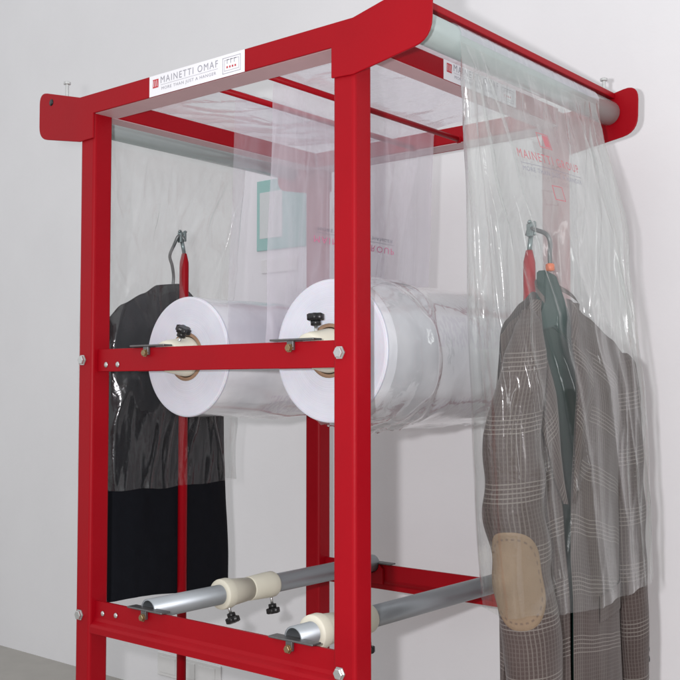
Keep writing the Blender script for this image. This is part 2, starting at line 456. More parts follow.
for u in (-2.15, Lw + 3.15):
    b = MB(); b.box(u - .15, u + .15, .01, Mw - .02, 13.36, 13.62, bev=.03); b.build('guard_bar', M_['red'], rack)

# mid and lower rails with latches
for near in (True, False):
    f = (lambda v: v) if near else (lambda v: Mw - v)
    b = MB(); b.prism([(f(.3), .78), (f(.3), 1.77), (f(.42), 1.77), (f(.42), .78)], 'u', 1.004, Lw - .004, bev=.03)
    if near:  # cradle pieces that carry the shafts
        pass
    mr = b.build('mid_rail', M_['red'], rack)
    for us in ((14.25, 13.45) if near else ()):
        b = MB(); b.lathe((us, .295, 1.08), (0, -1, 0), [(0, .13), (.03, .12), (.05, .07), (.055, .001)], seg=14); b.build('glint_stud', M_['zinc'], mr)  # zinc studs added to stand for glints on the rail
    prof = [(.32, -9.23), (.3, -9.95), (.24, -10.08), (.08, -10.2), (.03, -10.32), (.03, -10.58), (.15, -10.6), (.16, -10.36), (.34, -10.16), (.42, -10.02), (.44, -9.23)]
    b = MB(); b.prism([(f(x), z) for x, z in prof], 'u', 1.004, Lw - .004)
    lr = b.build('lower_rail', M_['red'], rack)
    for us, z in (((14.3, -9.72), (13.4, -9.68)) if near else ()):
        b = MB(); b.lathe((us, .295, z), (0, -1, 0), [(0, .12), (.03, .11), (.05, .07), (.055, .001)], seg=14); b.build('glint_stud', M_['zinc'], lr)  # same stand-in studs for the lower rail's glints
    for rail, zt, spots in ((mr, 1.77, ((3.28, 0), (11.5, 1))), (lr, -9.23, ((3.3, 0), (11.5, 1)))):
        for us, k in spots:
            b = MB()
            v0, v1 = sorted((f(.12), f(.62)))
            d = .0
            b.box(us - 1.25 + d, us + .95 + d, v0, v1, zt + .03, zt + .11, bev=.03)
            b.box(us - .22, us + .1, *sorted((f(.16), f(.29))), zt - .32, zt + .028, bev=.02)
            hexbolt(b, (us - .06, f(.155), zt - .24), (0, -1 if near else 1, 0), r=.14, h=.12, mi=1)
            # saddle under the shaft, behind the rail
            sv = sorted((f(.46), f(.62)))
            sad = [(us - .75, zt - .2), (us - .75, zt - 1.0), (us + .75, zt - 1.0), (us + .75, zt - .2)]
            cz = 1.47 if rail is mr else -9.2
            arc = [(us + .5 * cos(a), cz + .5 * sin(a)) for a in [-pi * j / 12 for j in range(13)]]
            b.prism(sad + arc, 'v', sv[0], sv[1], mi=2)
            b.build('latch', [M_['latch'], M_['brass'], M_['red']], rail)

# hook rods at both ends
def hook_rod(u, v, ztop, side):
    b = MB(); b.tube([(u, v, ZF + 2.0), (u, v, ztop - .75), (u, v, ztop - .45), (u, v, ztop)], .24, seg=20, rad=[.24, .24, .23, .13])
    us = 0 if side < 0 else Lw + 1
    b.box(min(u, us) + .02, max(u, us) - .02, v - .25, v + .25, ZF + 2.1, ZF + 2.6)
    b.box(us + .2, us + .8, 1.004, Mw - 1.004, ZF + 2.0, ZF + 2.7)
    r = b.build('hook_rod', M_['red'], rack)
    b = MB()
    lean = .18 * (1 if side < 0 else -1)
    t = [(u, v, ztop - .05), (u, v + lean * .5, ztop + .35), (u, v + lean * .9, ztop + .6)]
    b.tube(t, .1, seg=12)
    ex, ez = v + lean, ztop + .85
    b.box(u - .12, u + .12, ex - .2, ex - .02, ez - .3, ez + .22, bev=.04)
    b.box(u - .1, u + .1, ex + .06, ex + .26, ez - .22, ez + .26, bev=.04)
    b.tube([(u, ex - .2 + .5 * k / 10, ez + .24 + .08 * sin(k * .9)) for k in range(11)], .06, seg=8)
    b.build('hook_clamp', M_['clamp'], r)
    return ex, ez
LR_U, LR_V, LR_Z = Lw + 3.0, 8.0, 7.05
RR_U, RR_V, RR_Z = -2.55, 7.75, 5.45
LEX = hook_rod(LR_U, LR_V, LR_Z, 1)
REX = hook_rod(RR_U, RR_V, RR_Z, -1)

# stickers
def sticker(parent, place, width, height, right_box=True):
    """place(x, y, d): x along 0..width, y up 0..height, d = lift off the surface"""
    b = MB()
    b.add([place(0, 0, .012), place(width, 0, .012), place(width, height, .012), place(0, height, .012)], [(0, 1, 2, 3)], 0)
    def quad(x0, y0, x1, y1, mi, sk=0., d=.02):
        b.add([place(x0, y0, d), place(x1, y0, d), place(x1 + sk, y1, d), place(x0 + sk, y1, d)], [(0, 1, 2, 3)], mi)
    h = height
    lx, ly, ls = .22, .34, .36
    quad(lx, ly, lx + ls, ly + ls, 2)
    for k in range(3): quad(lx + .05 + k * .11, ly + .05, lx + .08 + k * .11, ly + ls - .05, 0, sk=-.03, d=.026)
    def line(txt, x0, x1, y, size, mi, sp):
        vs, fs, asp = text_mesh(txt, 1., sp)
        b.add([place(x0 + (x1 - x0) * x, y + yy * size, .02) for x, yy in vs], fs, mi)
    tx1 = 4.15
    line('MAINETTI OMAF', .72, tx1, .48, .40, 1, 1.25)
    quad(.72, .40, tx1, .412, 1)
    line('MORE THAN JUST A HANGER', .78, tx1 - .1, .19, .18, 1, 1.15)
    if right_box:
        x0, x1, y0, y1 = 4.42, 5.42, .12, h - .12
        for q in ((x0, y0, x1, y0 + .02), (x0, y1 - .02, x1, y1), (x0, y0, x0 + .02, y1), (x1 - .02, y0, x1, y1), (x0 + .1, y0 + .1, x1 - .1, y0 + .115), (x0 + .1, y1 - .115, x1 - .1, y1 - .1), (x0 + .1, y0 + .1, x0 + .115, y1 - .1), (x1 - .115, y0 + .1, x1 - .1, y1 - .1)): quad(*q, 1)
        for k in range(3):
            quad(x0 + .24 + k * .2, y0 + .38, x0 + .27 + k * .2, y0 + .55, 1); quad(x0 + .24 + k * .2, y0 + .52, x0 + .36 + k * .2, y0 + .55, 1)
        for k in range(4): quad(x0 + .22 + k * .15, y0 + .2, x0 + .3 + k * .15, y0 + .28, 2)
    return b.build('sticker', [M_['white'], M_['grey_ink'], M_['red_ink']], parent)
sticker(plates[0], lambda x, y, d: P(11.0 - x, -.1 - d, 12.26 + y), 5.64, .875)
sticker(cross[0], lambda x, y, d: P(.06 - d, 5.68 + x, 12.30 + y), 5.64, .80)

# ------------------------------------------------------------------ rolls and tubes
def knob(parent, org, ang, lift, scale=1.):
    """star knob on a short threaded stem; ang tilts it round the shaft (0 = up)"""
    ax = (sin(ang), 0, cos(ang))
    o = tuple(org[i] + ax[i] * lift for i in range(3))
    b = MB()
    s = scale
    b.lathe(o, ax, [(-.35, .07), (.12 * s, .07)], seg=10, mi=1)
    b.lathe(o, ax, [(.1 * s, .15 * s), (.12 * s, .2 * s), (.32 * s, .2 * s), (.34 * s, .12)], seg=20)
    b.lathe(o, ax, [(.3 * s, .26 * s), (.33 * s, .31 * s), (.54 * s, .31 * s), (.58 * s, .24 * s)], seg=42, lobes=6, lamp=.13)
    return b.build('knob', [M_['black'], M_['zinc']], parent)

def film_roll(uc, zc, R, v0, v1, label, kang, body, seed, group):
    t = thing('film_roll', label, 'film roll', P(uc, (v0 + v1) / 2, zc - R), group)
    b = MB()
    nth, nvv = 96, 60
    def surf(i, j):
        v = v0 + .12 + (v1 - v0 - .12) * i; a = 2 * pi * j
        loose = sstep(.12, .4, i)
        r = R + loose * (.07 * ridge(i * 3, cos(a) * 1.2 + seed, sin(a) * 1.2) + .02 * nz(i * 6, cos(a) * 2, sin(a) * 2 + seed))
        down = max(0, -sin(a)) ** 3
        r += loose * down * (.10 + .14 * nz(i * 7, cos(a) * 5 + seed, 1.))
        return P(uc + r * cos(a), v, zc + r * sin(a))
    b.grid(surf, nvv, nth, 0, uv=lambda i, j: (i, j))
    # end face as rings, UV u = radius
    def ring(vv, prof, mi):
        for (d0, r0), (d1, r1) in zip(prof, prof[1:]):
            for k in range(nth):
                a0, a1 = 2 * pi * k / nth, 2 * pi * (k + 1) / nth
                fi = len(b.f)
                b.add([P(uc + r0 * cos(a0), d0, zc + r0 * sin(a0)), P(uc + r0 * cos(a1), d0, zc + r0 * sin(a1)),
                       P(uc + r1 * cos(a1), d1, zc + r1 * sin(a1)), P(uc + r1 * cos(a0), d1, zc + r1 * sin(a0))], [(0, 1, 2, 3)], mi, True)
                b.uv[fi] = [(r0 / 3, 0), (r0 / 3, 0), (r1 / 3, 0), (r1 / 3, 0)]
    ring(v0, [(v0, 1.05), (v0 + .03, 1.6), (v0 + .01, 2.1), (v0, R - .1), (v0 + .02, R - .03), (v0 + .07, R)], 1)
    ring(v0, [(v0 + .07, R), (v0 + .14, R + .002)], 1)
    ring(v1, [(v1, R), (v1, 1.05)], 1)
    b.build('wound_film', [body, M_['face']], t)
    b = MB(); b.lathe((uc, v0 - .03, zc), (0, 1, 0), [(0, .92), (0, 1.06), (v1 - v0 + .06, 1.06), (v1 - v0 + .06, .92), (0, .92)], seg=40)
    b.build('cardboard_core', M_['core'], t)
    b = MB(); b.lathe((uc, .47, zc), (0, 1, 0), [(0, .3), (0, .4), (Mw - .94, .4), (Mw - .94, .3)], seg=28); b.build('shaft', M_['steel'], t)
    for s, vv in ((1, v0 - 1.35), (-1, v1 + 1.35)):
        b = MB(); b.lathe((uc, vv, zc), (0, s, 0), [(0, .42), (.0, .56), (.05, .63), (.3, .70), (.75, .77), (1.1, .84), (1.3, .87), (1.6, .87)], seg=40)
        h = b.build('hub', M_['cream'], t)
        knob(h, (uc, vv + s * .62, zc), kang, .84)
    return t
GR = 'film rolls across the rack'
film_roll(3.28, 1.5, 2.8, 2.5, 14.1, 'large film roll between the near post and the tweed jacket with crinkled loose wrap', -.06 + .12, M_['body2'], 3., GR)
film_roll(11.5, 1.43, 2.64, 2.5, 14.1, 'film roll whose end hides part of the black jacket', -.5, M_['body1'], 8., GR)

def steel_tube(uc, zc, r, hubs, label, kangs, group):
    t = thing('steel_tube', label, 'tube', P(uc, Mw / 2, zc - r), group)
    b = MB(); b.lathe((uc, .47, zc), (0, 1, 0), [(0, r - .07), (0, r), (Mw - .94, r), (Mw - .94, r - .07), (0, r - .07)], seg=36)
    b.build('pipe', M_['steel'], t)
    profs = ([(0, r + .015), (0, .66), (.06, .68), (.42, .69), (.54, .66), (.66, .61), (1.8, .52), (1.8, r + .01)],
             [(0, r + .01), (0, .53), (.05, .55), (1.2, .60), (1.55, .60), (1.65, .55), (1.65, r + .01)])
    for k, (vh, ka) in enumerate(zip(hubs, kangs)):
        b = MB(); b.lathe((uc, vh, zc), (0, 1, 0), profs[k], seg=40)
        h = b.build('hub', M_['cream'], t)
        knob(h, (uc, vh + (.3 if k == 0 else 1.4), zc), ka, .8, .95)
    return t
GT = 'bare steel tubes on the lower rails'
steel_tube(11.5, -9.2, .44, (4.6, 6.42), 'bare grey tube with both cream hubs and their black knobs in full view', (pi + .45, pi + .2), GT)
steel_tube(3.3, -9.15, .44, (1.5, 3.32), 'bare grey tube running behind the near red post towards the tweed jacket', (pi - .2, pi + .1), GT)

# ------------------------------------------------------------------ tweed jacket and its hanger (plane leans: right side comes forward)
def uc_j(v): return -2.8 - .14 * (v - 3.)
def J(v, n, z): return P(uc_j(v) - n, v, z)

def jacket():
    t = thing('tweed_jacket', 'brown checked tweed jacket with a tan elbow patch under clear film', 'jacket', J(8.2, 0, -13.6))
    ZH = -13.4
    top = [(4.6, 1.9), (5.2, 2.55), (6.3, 3.3), (7.0, 3.75), (8.6, 3.5), (9.6, 2.9), (11.5, 2.05), (12.4, 1.55), (13.0, .9)]
    vL = [(-14, 4.9), (-8, 4.8), (-2, 4.4), (2, 4.7)]
    vR = [(-14, 11.9), (-8, 11.75), (-3, 11.9), (0, 12.2), (1.6, 12.7)]
    gl = [(-14, 7.36), (-8, 7.32), (-5, 7.05), (-2, 6.70), (2, 6.35), (3.6, 6.55)]
    gr = [(-14, 7.46), (-8, 7.44), (-6.2, 7.36), (-4.2, 7.42), (-2, 7.62), (2, 8.05), (3.6, 8.5)]
    def depth(v, z, tt):
        c = .5 * (interp(vL, z) + interp(vR, z)); hw = .5 * (interp(vR, z) - interp(vL, z))
        x = max(-1, min(1, (v - c) / hw))
        b = interp([(0, .28), (.08, .55), (.22, .95), (.5, .95), (1, 1.0)], tt)
        return b * (max(0, 1 - abs(x) ** 2.6)) ** .55
    def wrk(v, z): return .05 * nz(v * .6, z * .18, 5.) * 2 + .03 * nz(v * 1.8, z * .35, 9.)
    def front(va0, vb0, fa, fb, over=0.):
        def fn(i, j):
            v0 = va0 + (vb0 - va0) * i
            zt = interp(top, v0); z = zt + (ZH - zt) * j
            v = fa(z) + (fb(z) - fa(z)) * i
            k = sstep(0, .12, j); v = v0 * (1 - k) + v * k
            return J(v, depth(v, z, j) + (wrk(v, z) + over) * sstep(0, .1, j), z)
        return fn
    b = MB()
    uvf = lambda va, vb: (lambda i, j: ((va + (vb - va) * i) * W, -j * 17 * W))
    b.grid(front(4.7, 6.55, lambda z: interp(vL, z), lambda z: interp(gl, z)), 24, 90, 0, uv=uvf(4.7, 6.9))
    b.grid(front(8.3, 12.7, lambda z: interp(gr, z), lambda z: interp(vR, z), .03), 40, 90, 0, uv=uvf(7.4, 12.2))
    def back(i, j):
        v0 = 4.7 + 8.0 * i; zt = interp(top, v0); z = zt + (ZH - zt) * j
        v = interp(vL, z) + (interp(vR, z) - interp(vL, z)) * i
        k = sstep(0, .12, j); v = v0 * (1 - k) + v * k
        return J(v, -depth(v, z, j) + wrk(v + 7, z) * sstep(0, .1, j), z)
    b.grid(back, 60, 80, 0, uv=uvf(4.7, 12.7))
    body = b.build('jacket_body', M_['tweed'], t)
    b = MB()
    def lin(i, j):
        v = 5.2 + 6.6 * i; zt = interp(top, v) - .25; z = zt + (ZH + .1 - zt) * j
        return J(v, depth(v, z, j) * .55 - .1, z)
    b.grid(lin, 30, 50); b.build('lining', M_['lining'], t)
    # lapels and collar
    def lapel(side):
        g = gl if side < 0 else gr
        wide = [(-4.4, 0.03), (-3.2, .42), (.4, 1.25), (1.25, 1.45), (1.5, .95), (2.2, 1.0), (3.3, .55)]
        b = MB()
        def fn(i, j):
            z = 3.35 - 7.6 * j
            e = interp(g, z); w = interp(wide, z)
            v = e + side * (w * i - .02)
            tt = (interp(top, v) - z) / 17.
            roll = .16 * sin(pi * min(1, i * 1.2 + .1)) + .04
            return J(v, depth(v, z, max(.02, tt)) + roll + .05, z)
        b.grid(fn, 12, 60, 0, uv=lambda i, j: ((i * 1.2 + j * 2.6) * W, (i * .9 - j * 7.2) * W))
        b.build('lapel', M_['tweed'], t)
    lapel(-1); lapel(1)
    b = MB()
    def col(i, j):
        a = pi * (1.08 - 1.16 * i)
        v = 7.45 + 1.05 * cos(a) + .12 * j * cos(a); n = -.55 * sin(a) + .15 * cos(a) ** 2 + .1 * j
        z = 3.35 + .62 * sin(a) + (1 - j) * .28
        return J(v, n + .35, z)
    b.grid(col, 30, 8, 0, uv=lambda i, j: (i * 4 * W, j * .8 * W)); b.build('collar', M_['tweed'], t)
    # sleeves
    def sleeve(path, seed):
        zs = [p[0] for p in path]
        def at(z):
            return [interp([(p[0], p[k]) for p in path[::-1]], z) for k in (1, 2, 3, 4)]
        ztop, zbot = zs[0], zs[-1]
        def fn(i, j, off=0.):
            z = ztop + (zbot - ztop) * j; v, n, rv, rn = at(z)
            a = 2 * pi * i
            w = 1 + .07 * nz(cos(a) * 1.2 + seed, sin(a) * 1.2, z * .5) + .06 * sin(z * 2.6 + 2 * cos(a) + seed) * sstep(.2, .45, j) * (1 - sstep(.6, .8, j))
            return J(v + (rv * w + off) * cos(a), n + (rn * w + off) * sin(a), z + .12 * cos(a) * (1 if j > 0 else 0))
        return fn
    Lp = [(2.95, 5.9, .3, .2, .2), (2.3, 5.5, .6, .55, .45), (1.2, 5.0, .8, .85, .7), (-1.5, 4.0, 1.0, 1.12, .86), (-4, 3.88, 1.1, 1.15, .9),
          (-6.3, 4.25, 1.15, 1.12, .88), (-9, 4.82, 1.15, 1.12, .86), (-11.6, 5.05, 1.1, 1.05, .8)]
    fL = sleeve(Lp, 2.)
    b = MB(); b.grid(fL, 48, 110, 0, uv=lambda i, j: (i * 6.2 * W, -j * 14.4 * W)); b.grid(lambda i, j: fL(i, 1.0).lerp(J(5.0, 1.1, -11.2), j), 48, 2, 0, uv=lambda i, j: (i, j))
    sl = b.build('sleeve', M_['tweed'], t)
    # suede elbow patch wraps the outside of the sleeve
    b = MB()
    ac = math.atan2(.52 * 1.12, -.85 * .88) / (2 * pi) + .035
    def pat(i, j):
        th = 2 * pi * j; c, q = cos(th), sin(th)
        sr_ = (abs(c) ** 2.6 + abs(q) ** 2.6) ** (-1 / 2.6) * i
        z = -6.5 - 1.72 * q * sr_
        jj = (Lp[0][0] - z) / (Lp[0][0] - Lp[-1][0])
        return fL(ac + c * sr_ * .17, jj, .035 if i < .97 else .0)
    b.grid(pat, 24, 60)
    for k in range(20 * 60, 21 * 60):
        if k % 2: b.m[k] = 1
    b.build('elbow_patch', [M_['suede'], M_['stitch']], sl)
    Rp = [(1.5, 12.3, .1, .3, .25), (1.0, 12.35, .15, .62, .5), (-.5, 12.35, .2, .8, .6), (-3.3, 12.35, .25, .8, .6), (-7, 12.5, .3, .78, .58), (-10.3, 12.7, .3, .68, .52), (-11.9, 12.8, .3, .62, .48)]
    fR = sleeve(Rp, 7.)
    b = MB(); b.grid(fR, 40, 90, 0, uv=lambda i, j: (i * 4.2 * W, -j * 13 * W)); b.grid(lambda i, j: fR(i, 1.0).lerp(J(12.8, .3, -11.6), j), 40, 2, 0, uv=lambda i, j: (i, j))
    sr = b.build('sleeve', M_['tweed'], t)
    for k in range(3):
        z = -10.4 - .42 * k
        q = fR(.035, (1.5 - z) / 13.4, .03)
        b = MB(); uq, vq = q.y / W, q.x / W
        b.lathe((uq, vq, q.z / W + ZF), (-.75, .65, 0), [(-.05, .12), (.05, .17), (.09, .15), (.1, .001)], seg=16)
        b.build('cuff_button', M_['black'], sr)
    # hip pocket flap on the right front
    b = MB()
    def fl(i, j):
        v = 9.1 + 2.4 * i; z = -7.9 + .25 * i - 1.05 * j
        return J(v, depth(v, z, .6) + .10 - .02 * j + wrk(v, z), z)
    b.grid(fl, 16, 8, 0, uv=lambda i, j: (i * 2.4 * W, -j * W)); b.build('pocket_flap', M_['tweed'], t)
    return t
jacket()

def hanger_right():
    t = thing('hanger', 'dark green plastic hanger with an orange bead inside the tweed jacket', 'hanger', J(7.5, 0, 2.6))
    b = MB()
    def plate(pts, n0, n1):
        bm = bmesh.new()
        A = [bm.verts.new(J(v, n0, z)) for v, z in pts]; B = [bm.verts.new(J(v, n1, z)) for v, z in pts]
        k = len(pts); bm.faces.new(A); bm.faces.new(B[::-1])
        for i in range(k): bm.faces.new((A[i], B[i], B[(i + 1) % k], A[(i + 1) % k]))
        bmesh.ops.recalc_face_normals(bm, faces=bm.faces)
        bmesh.ops.bevel(bm, geom=bm.edges[:], offset=.06 * W, segments=2, affect='EDGES')
        b.addbm(bm)
    plate([(7.02, 4.55), (7.72, 4.38), (8.25, 3.5), (8.6, 2.7), (11.2, 1.2), (11.1, .9), (8.4, 1.9), (7.6, 2.4), (6.6, 2.2), (5.6, 1.3), (5.5, 1.6), (6.5, 2.6), (6.95, 3.4)], -.12, .30)
    b.build('hanger_body', M_['hanger'], t)
    b = MB(); b.lathe((uc_j(7.25) - .33, 7.25, 4.5), (0, 0, 1), [(0, .1), (.03, .17), (.26, .17), (.3, .1)], seg=16); b.build('bead', M_['orange'], t)
    b = MB()
    u0, v0 = uc_j(7.25) - .33, 7.25
    ex, ez = REX
    pts = [(u0, v0, 4.75), (u0 + .02, v0 + .02, 5.2), (u0 + .05, v0 + .12, 5.6), (u0 + .2, v0 + .1, 5.95), (RR_U - .35, v0 + .35, 6.22), (RR_U - .02, ex - .05, ez + .05), (RR_U + .12, ex + .02, ez + .0), (RR_U + .25, ex + .1, ez - .2)]
    b.spline(pts, .085); b.build('hook', M_['wire'], t)
hanger_right()

# ------------------------------------------------------------------ black jacket and its hanger
UB = Lw + 4.15
def black_jacket():
    t = thing('black_jacket', 'plain black jacket hanging behind the left post and partly under clear film', 'jacket', P(UB, 8., -10.8))
    top = [(3.4, 2.6), (3.9, 3.4), (5.0, 4.3), (6.4, 4.95), (7.3, 5.45), (8.2, 5.55), (9.1, 5.3), (10.2, 4.5), (11.6, 3.6), (12.2, 2.6)]
    ZH = -10.4
    def fn(s):
        def g(i, j):
            v0 = 3.7 + 8.2 * i; zt = interp(top, v0); z = zt + (ZH + .12 * sin(i * 7) - zt) * j
            v = v0 + (.55 * sstep(.4, 1, j)) * (i - .25)
            x = 2 * i - 1
            d = interp([(0, .15), (.15, .8), (.5, .85), (1, .9)], j) * max(0, 1 - abs(x) ** 3) ** .5
            d += (.08 * nz(v * .8, z * .2, s) + .05 * nz(v * 2, z * .4, s)) * sstep(0, .1, j)
            return P(UB - s * d, v, z)
        return g
    b = MB(); b.grid(fn(1), 60, 80); b.grid(fn(-1), 60, 80)
    b.build('jacket_body', M_['blackwool'], t)
    b = MB()
    def col(i, j):
        a = pi * (1.1 - 1.2 * i)
        return P(UB - .15 - .5 * sin(a) - .12 * j, 8.15 + (.85 + .15 * j) * cos(a), 5.0 + .30 * sin(a) + .22 * (1 - j) - .2 * j)
    b.grid(col, 28, 6); b.build('collar', M_['blackcollar'], t)
    for v0, sd in ((3.6, -1), (11.9, 1)):
        b = MB()
        def sl(i, j):
            a = 2 * pi * i; z = 3.2 - 13.6 * j; k = sstep(0, .12, j)
            return P(UB + .75 + .7 * k * sin(a), v0 - sd * (.65 - .2 * j) + .62 * k * cos(a) + .08 * nz(z * .5, cos(a), sd), z)
        b.grid(sl, 28, 60); b.build('sleeve', M_['blackwool'], t)
    h = thing('hanger', 'dark hanger whose curved wire hook holds up the black jacket', 'hanger', P(UB, 8., 4.))
    b = MB(); b.tube([(UB + .05, 4.6, 3.2), (UB + .05, 6.2, 4.1), (UB + .05, 7.9, 4.9), (UB + .05, 9.6, 4.1), (UB + .05, 11.0, 3.0)], .22, seg=12, rad=[.16, .22, .3, .22, .16])
    b.build('hanger_body', M_['hanger'], h)
    ex, ez = LEX
    b = MB(); b.spline([(UB - .25, 8.0, 5.2), (UB - .35, 7.98, 5.9), (UB - .5, 7.75, 6.45), (UB - .6, 7.5, 6.95), (LR_U + .2, 7.5, 7.5), (LR_U, ex - .25, ez + .0), (LR_U - .05, ex - .02, ez + .02), (LR_U - .1, ex + .1, ez - .15)], .085)
    b.build('hook', M_['wire'], h)
black_jacket()

# ------------------------------------------------------------------ the film
def strip_path(pts, n):
    seg = [0.]
    for a, c in zip(pts, pts[1:]): seg.append(seg[-1] + math.dist(a, c))
    out = []
    for k in range(n + 1):
        s = seg[-1] * k / n
        for i in range(len(pts) - 1):
            if s <= seg[i + 1] + 1e-9:
                t = (s - seg[i]) / (seg[i + 1] - seg[i])
                out.append((pts[i][0] + (pts[i + 1][0] - pts[i][0]) * t, pts[i][1] + (pts[i + 1][1] - pts[i][1]) * t)); break
    return out

def web(parent, path, va, vb, seed, mat, haze, name='film_web', dva=0., dvb=0.):
    n = 170; pp = strip_path(path, n)
    b = MB()
    def fn(i, j):
        k = min(n, int(round(j * n))); u, z = pp[k]
        u2, z2 = pp[min(n, k + 1)]; u1, z1 = pp[max(0, k - 1)]
        d = math.hypot(u2 - u1, z2 - z1) or 1; nu_, nz_ = -(z2 - z1) / d, (u2 - u1) / d
        e0 = va + dva * sstep(.5, 1, j) + .12 * nz(j * 6, seed); e1 = vb + dvb * sstep(.5, 1, j) + .12 * nz(j * 6, seed + 4)
        v = e0 + (e1 - e0) * i
        sdist = j * 20
        flat = sstep(0, .06, j) * (1 - sstep(.9, .97, j))
        w = flat * (.09 * nz(v * .4, sdist * .07, seed) + .05 * (ridge(v * .4, sdist * .06, seed + 2) - .3) + .012 * nz(v * 1.8, sdist * .2, seed))
        hor = abs(u2 - u1) / d
        if hor > .7: w += .10 * (ridge(v * .35 + sdist * .25, sdist * .28, seed + 9) - .2) * flat
        return P(u + nu_ * w, v, z + nz_ * w)
    b.grid(fn, 90, n)
    return b.build(name, mat, parent, haze=haze)

def arc(cu, cz, r, a0, a1, n=10):
    return [(cu + r * cos(a0 + (a1 - a0) * k / n), cz + r * sin(a0 + (a1 - a0) * k / n)) for k in range(n + 1)]

# right-hand film
fr = thing('plastic_film', 'clear printed film drawn from the roll and draped over the tweed jacket', 'film', P(-3.5, 8.2, -8.3), 'clear films drawn over the rack')
rr = RR + .04
pathR = [(6.08, 1.6), (5.58, 12.3)] + [(5.42, 12.6)] + [(1.0, 13.2), (0.0, 13.22)] + arc(-2.0, RZ, rr, pi * .42, pi * 1.0, 8)
webR = web(fr, pathR, 1.75, 13.0, 1.3, M_['film_w'], .40, dva=1.2, dvb=1.0)

bagL = [(-9, 3.7), (-7.9, 3.65), (-3.9, 3.25), (-.4, 3.15), (3.2, 2.95), (10.4, 3.05), (12.3, 2.85), (13.2, 2.8)]
bagR = [(-9, 13.95), (-8.3, 13.85), (-1.7, 13.5), (2.5, 13.15), (6, 12.95), (8, 13.05), (10, 13.6), (11.7, 13.9), (13.2, 14.0)]
BB0 = -7.65
def bag_front(x, z, back=False):
    """x in -1..1 across, z height"""
    l, r = interp(bagL, z), interp(bagR, z)
    v = .5 * (l + r) + .5 * (r - l) * x
    k = 1 - sstep(6, 12.6, z)
    uc = (-2.6) * (1 - k) + uc_j(v) * k
    dep = interp([(-9, 2.75), (0, 2.6), (2.5, 2.0), (5, 1.1), (8, .6), (11, .2), (12.7, .03)], z)
    if back: dep = -interp([(-9, 1.25), (2.5, 1.4), (6.5, 1.55), (8, 1.0), (11, .3), (12.7, .02)], z)
    p = 2.2 if x > 0 else 3.6
    prof = max(0., 1 - abs(x) ** p) ** (1 / p)
    prof *= 1 - .45 * sstep(-.3, .9, x)
    # pleats: fan from the roller, then long vertical folds
    a = sstep(12.8, 11., z)
    sx = x * 6.
    w = a * (.16 * nz(sx * .7 + z * .05, z * .05, 3.1 + back) + .22 * (ridge(sx * .5 + z * .03, z * .04, 8. + back) - .25) + .02 * nz(sx * 2.0, z * .15, 1.7)
             + .09 * (ridge(sx * .6 - z * .10, z * .16 + sx * .15, 14. + back) - .2))
    zz_ = 12.5 - z
    w *= 1 - .88 * sstep(4.8, 6.6, z) * (1 - sstep(10.2, 11.4, z)) * sstep(-1.0, -.8, x) * (1 - sstep(.2, .4, x))
    for x0, sl, am, sg in ((-.95, .016, .34, .022), (-.80, .034, .30, .03), (.93, -.012, .30, .024), (.80, -.020, .22, .03), (.52, .008, .12, .035)):
        w += a * am * math.exp(-((x - x0 - sl * zz_ + .02 * nz(z * .5, x0 * 9)) / (sg * (1 + .06 * zz_))) ** 2) * (1 - .6 * sstep(6, 16, zz_))
    edge = a * .14 * sin((x + 1) * 26) * math.exp(-((x + 1) * 4.5) ** 2)
    n = dep * prof + (w + edge) * (1 if not back else -1) * (.35 + .65 * min(1., (1 - abs(x)) * 6))
    sh = -.85 * max(0, n) * max(0, (1 - x) / 2) * (1 - sstep(1, 5, z))
    if back: v += -n * 1.3 * max(0, (1 - x) / 2) * k
    v += sh + a * .06 * nz(z * .4, x * 3, 20.)
    if abs(x) > .999: v += .07 * nz(z * .9, x, 31.)
    zz = z + .22 * nz(x * 2.2, 3. + back, z * .02) * (1 - sstep(BB0, BB0 + 5, z))
    if abs(v - 0) < -1: pass
    return P(uc - n, v, zz)
def haze_bag(p, back):
    z = p.z / W + ZF
    if back: return interp([(-9, .06), (1, .08), (3.5, .40), (8, .50), (11, .34), (13, .14)], z)
    return interp([(-9, .025), (1, .025), (3.5, .055), (7, .10), (11, .13), (13, .14)], z)
b = MB()
for bk in (False, True):
    def fn(i, j, bk=bk):
        zz = 12.72 + (BB0 - 12.72) * j
        if bk: zz = 12.5 + (BB0 + .2 - 12.5) * j
        return bag_front(-1 + 2 * i, zz, bk)
    b.grid(fn, 150, 210)
bag = b.build('film_bag', M_['film_r'], fr, haze=[haze_bag(p, k >= len(b.v) // 2) for k, p in enumerate(b.v)])

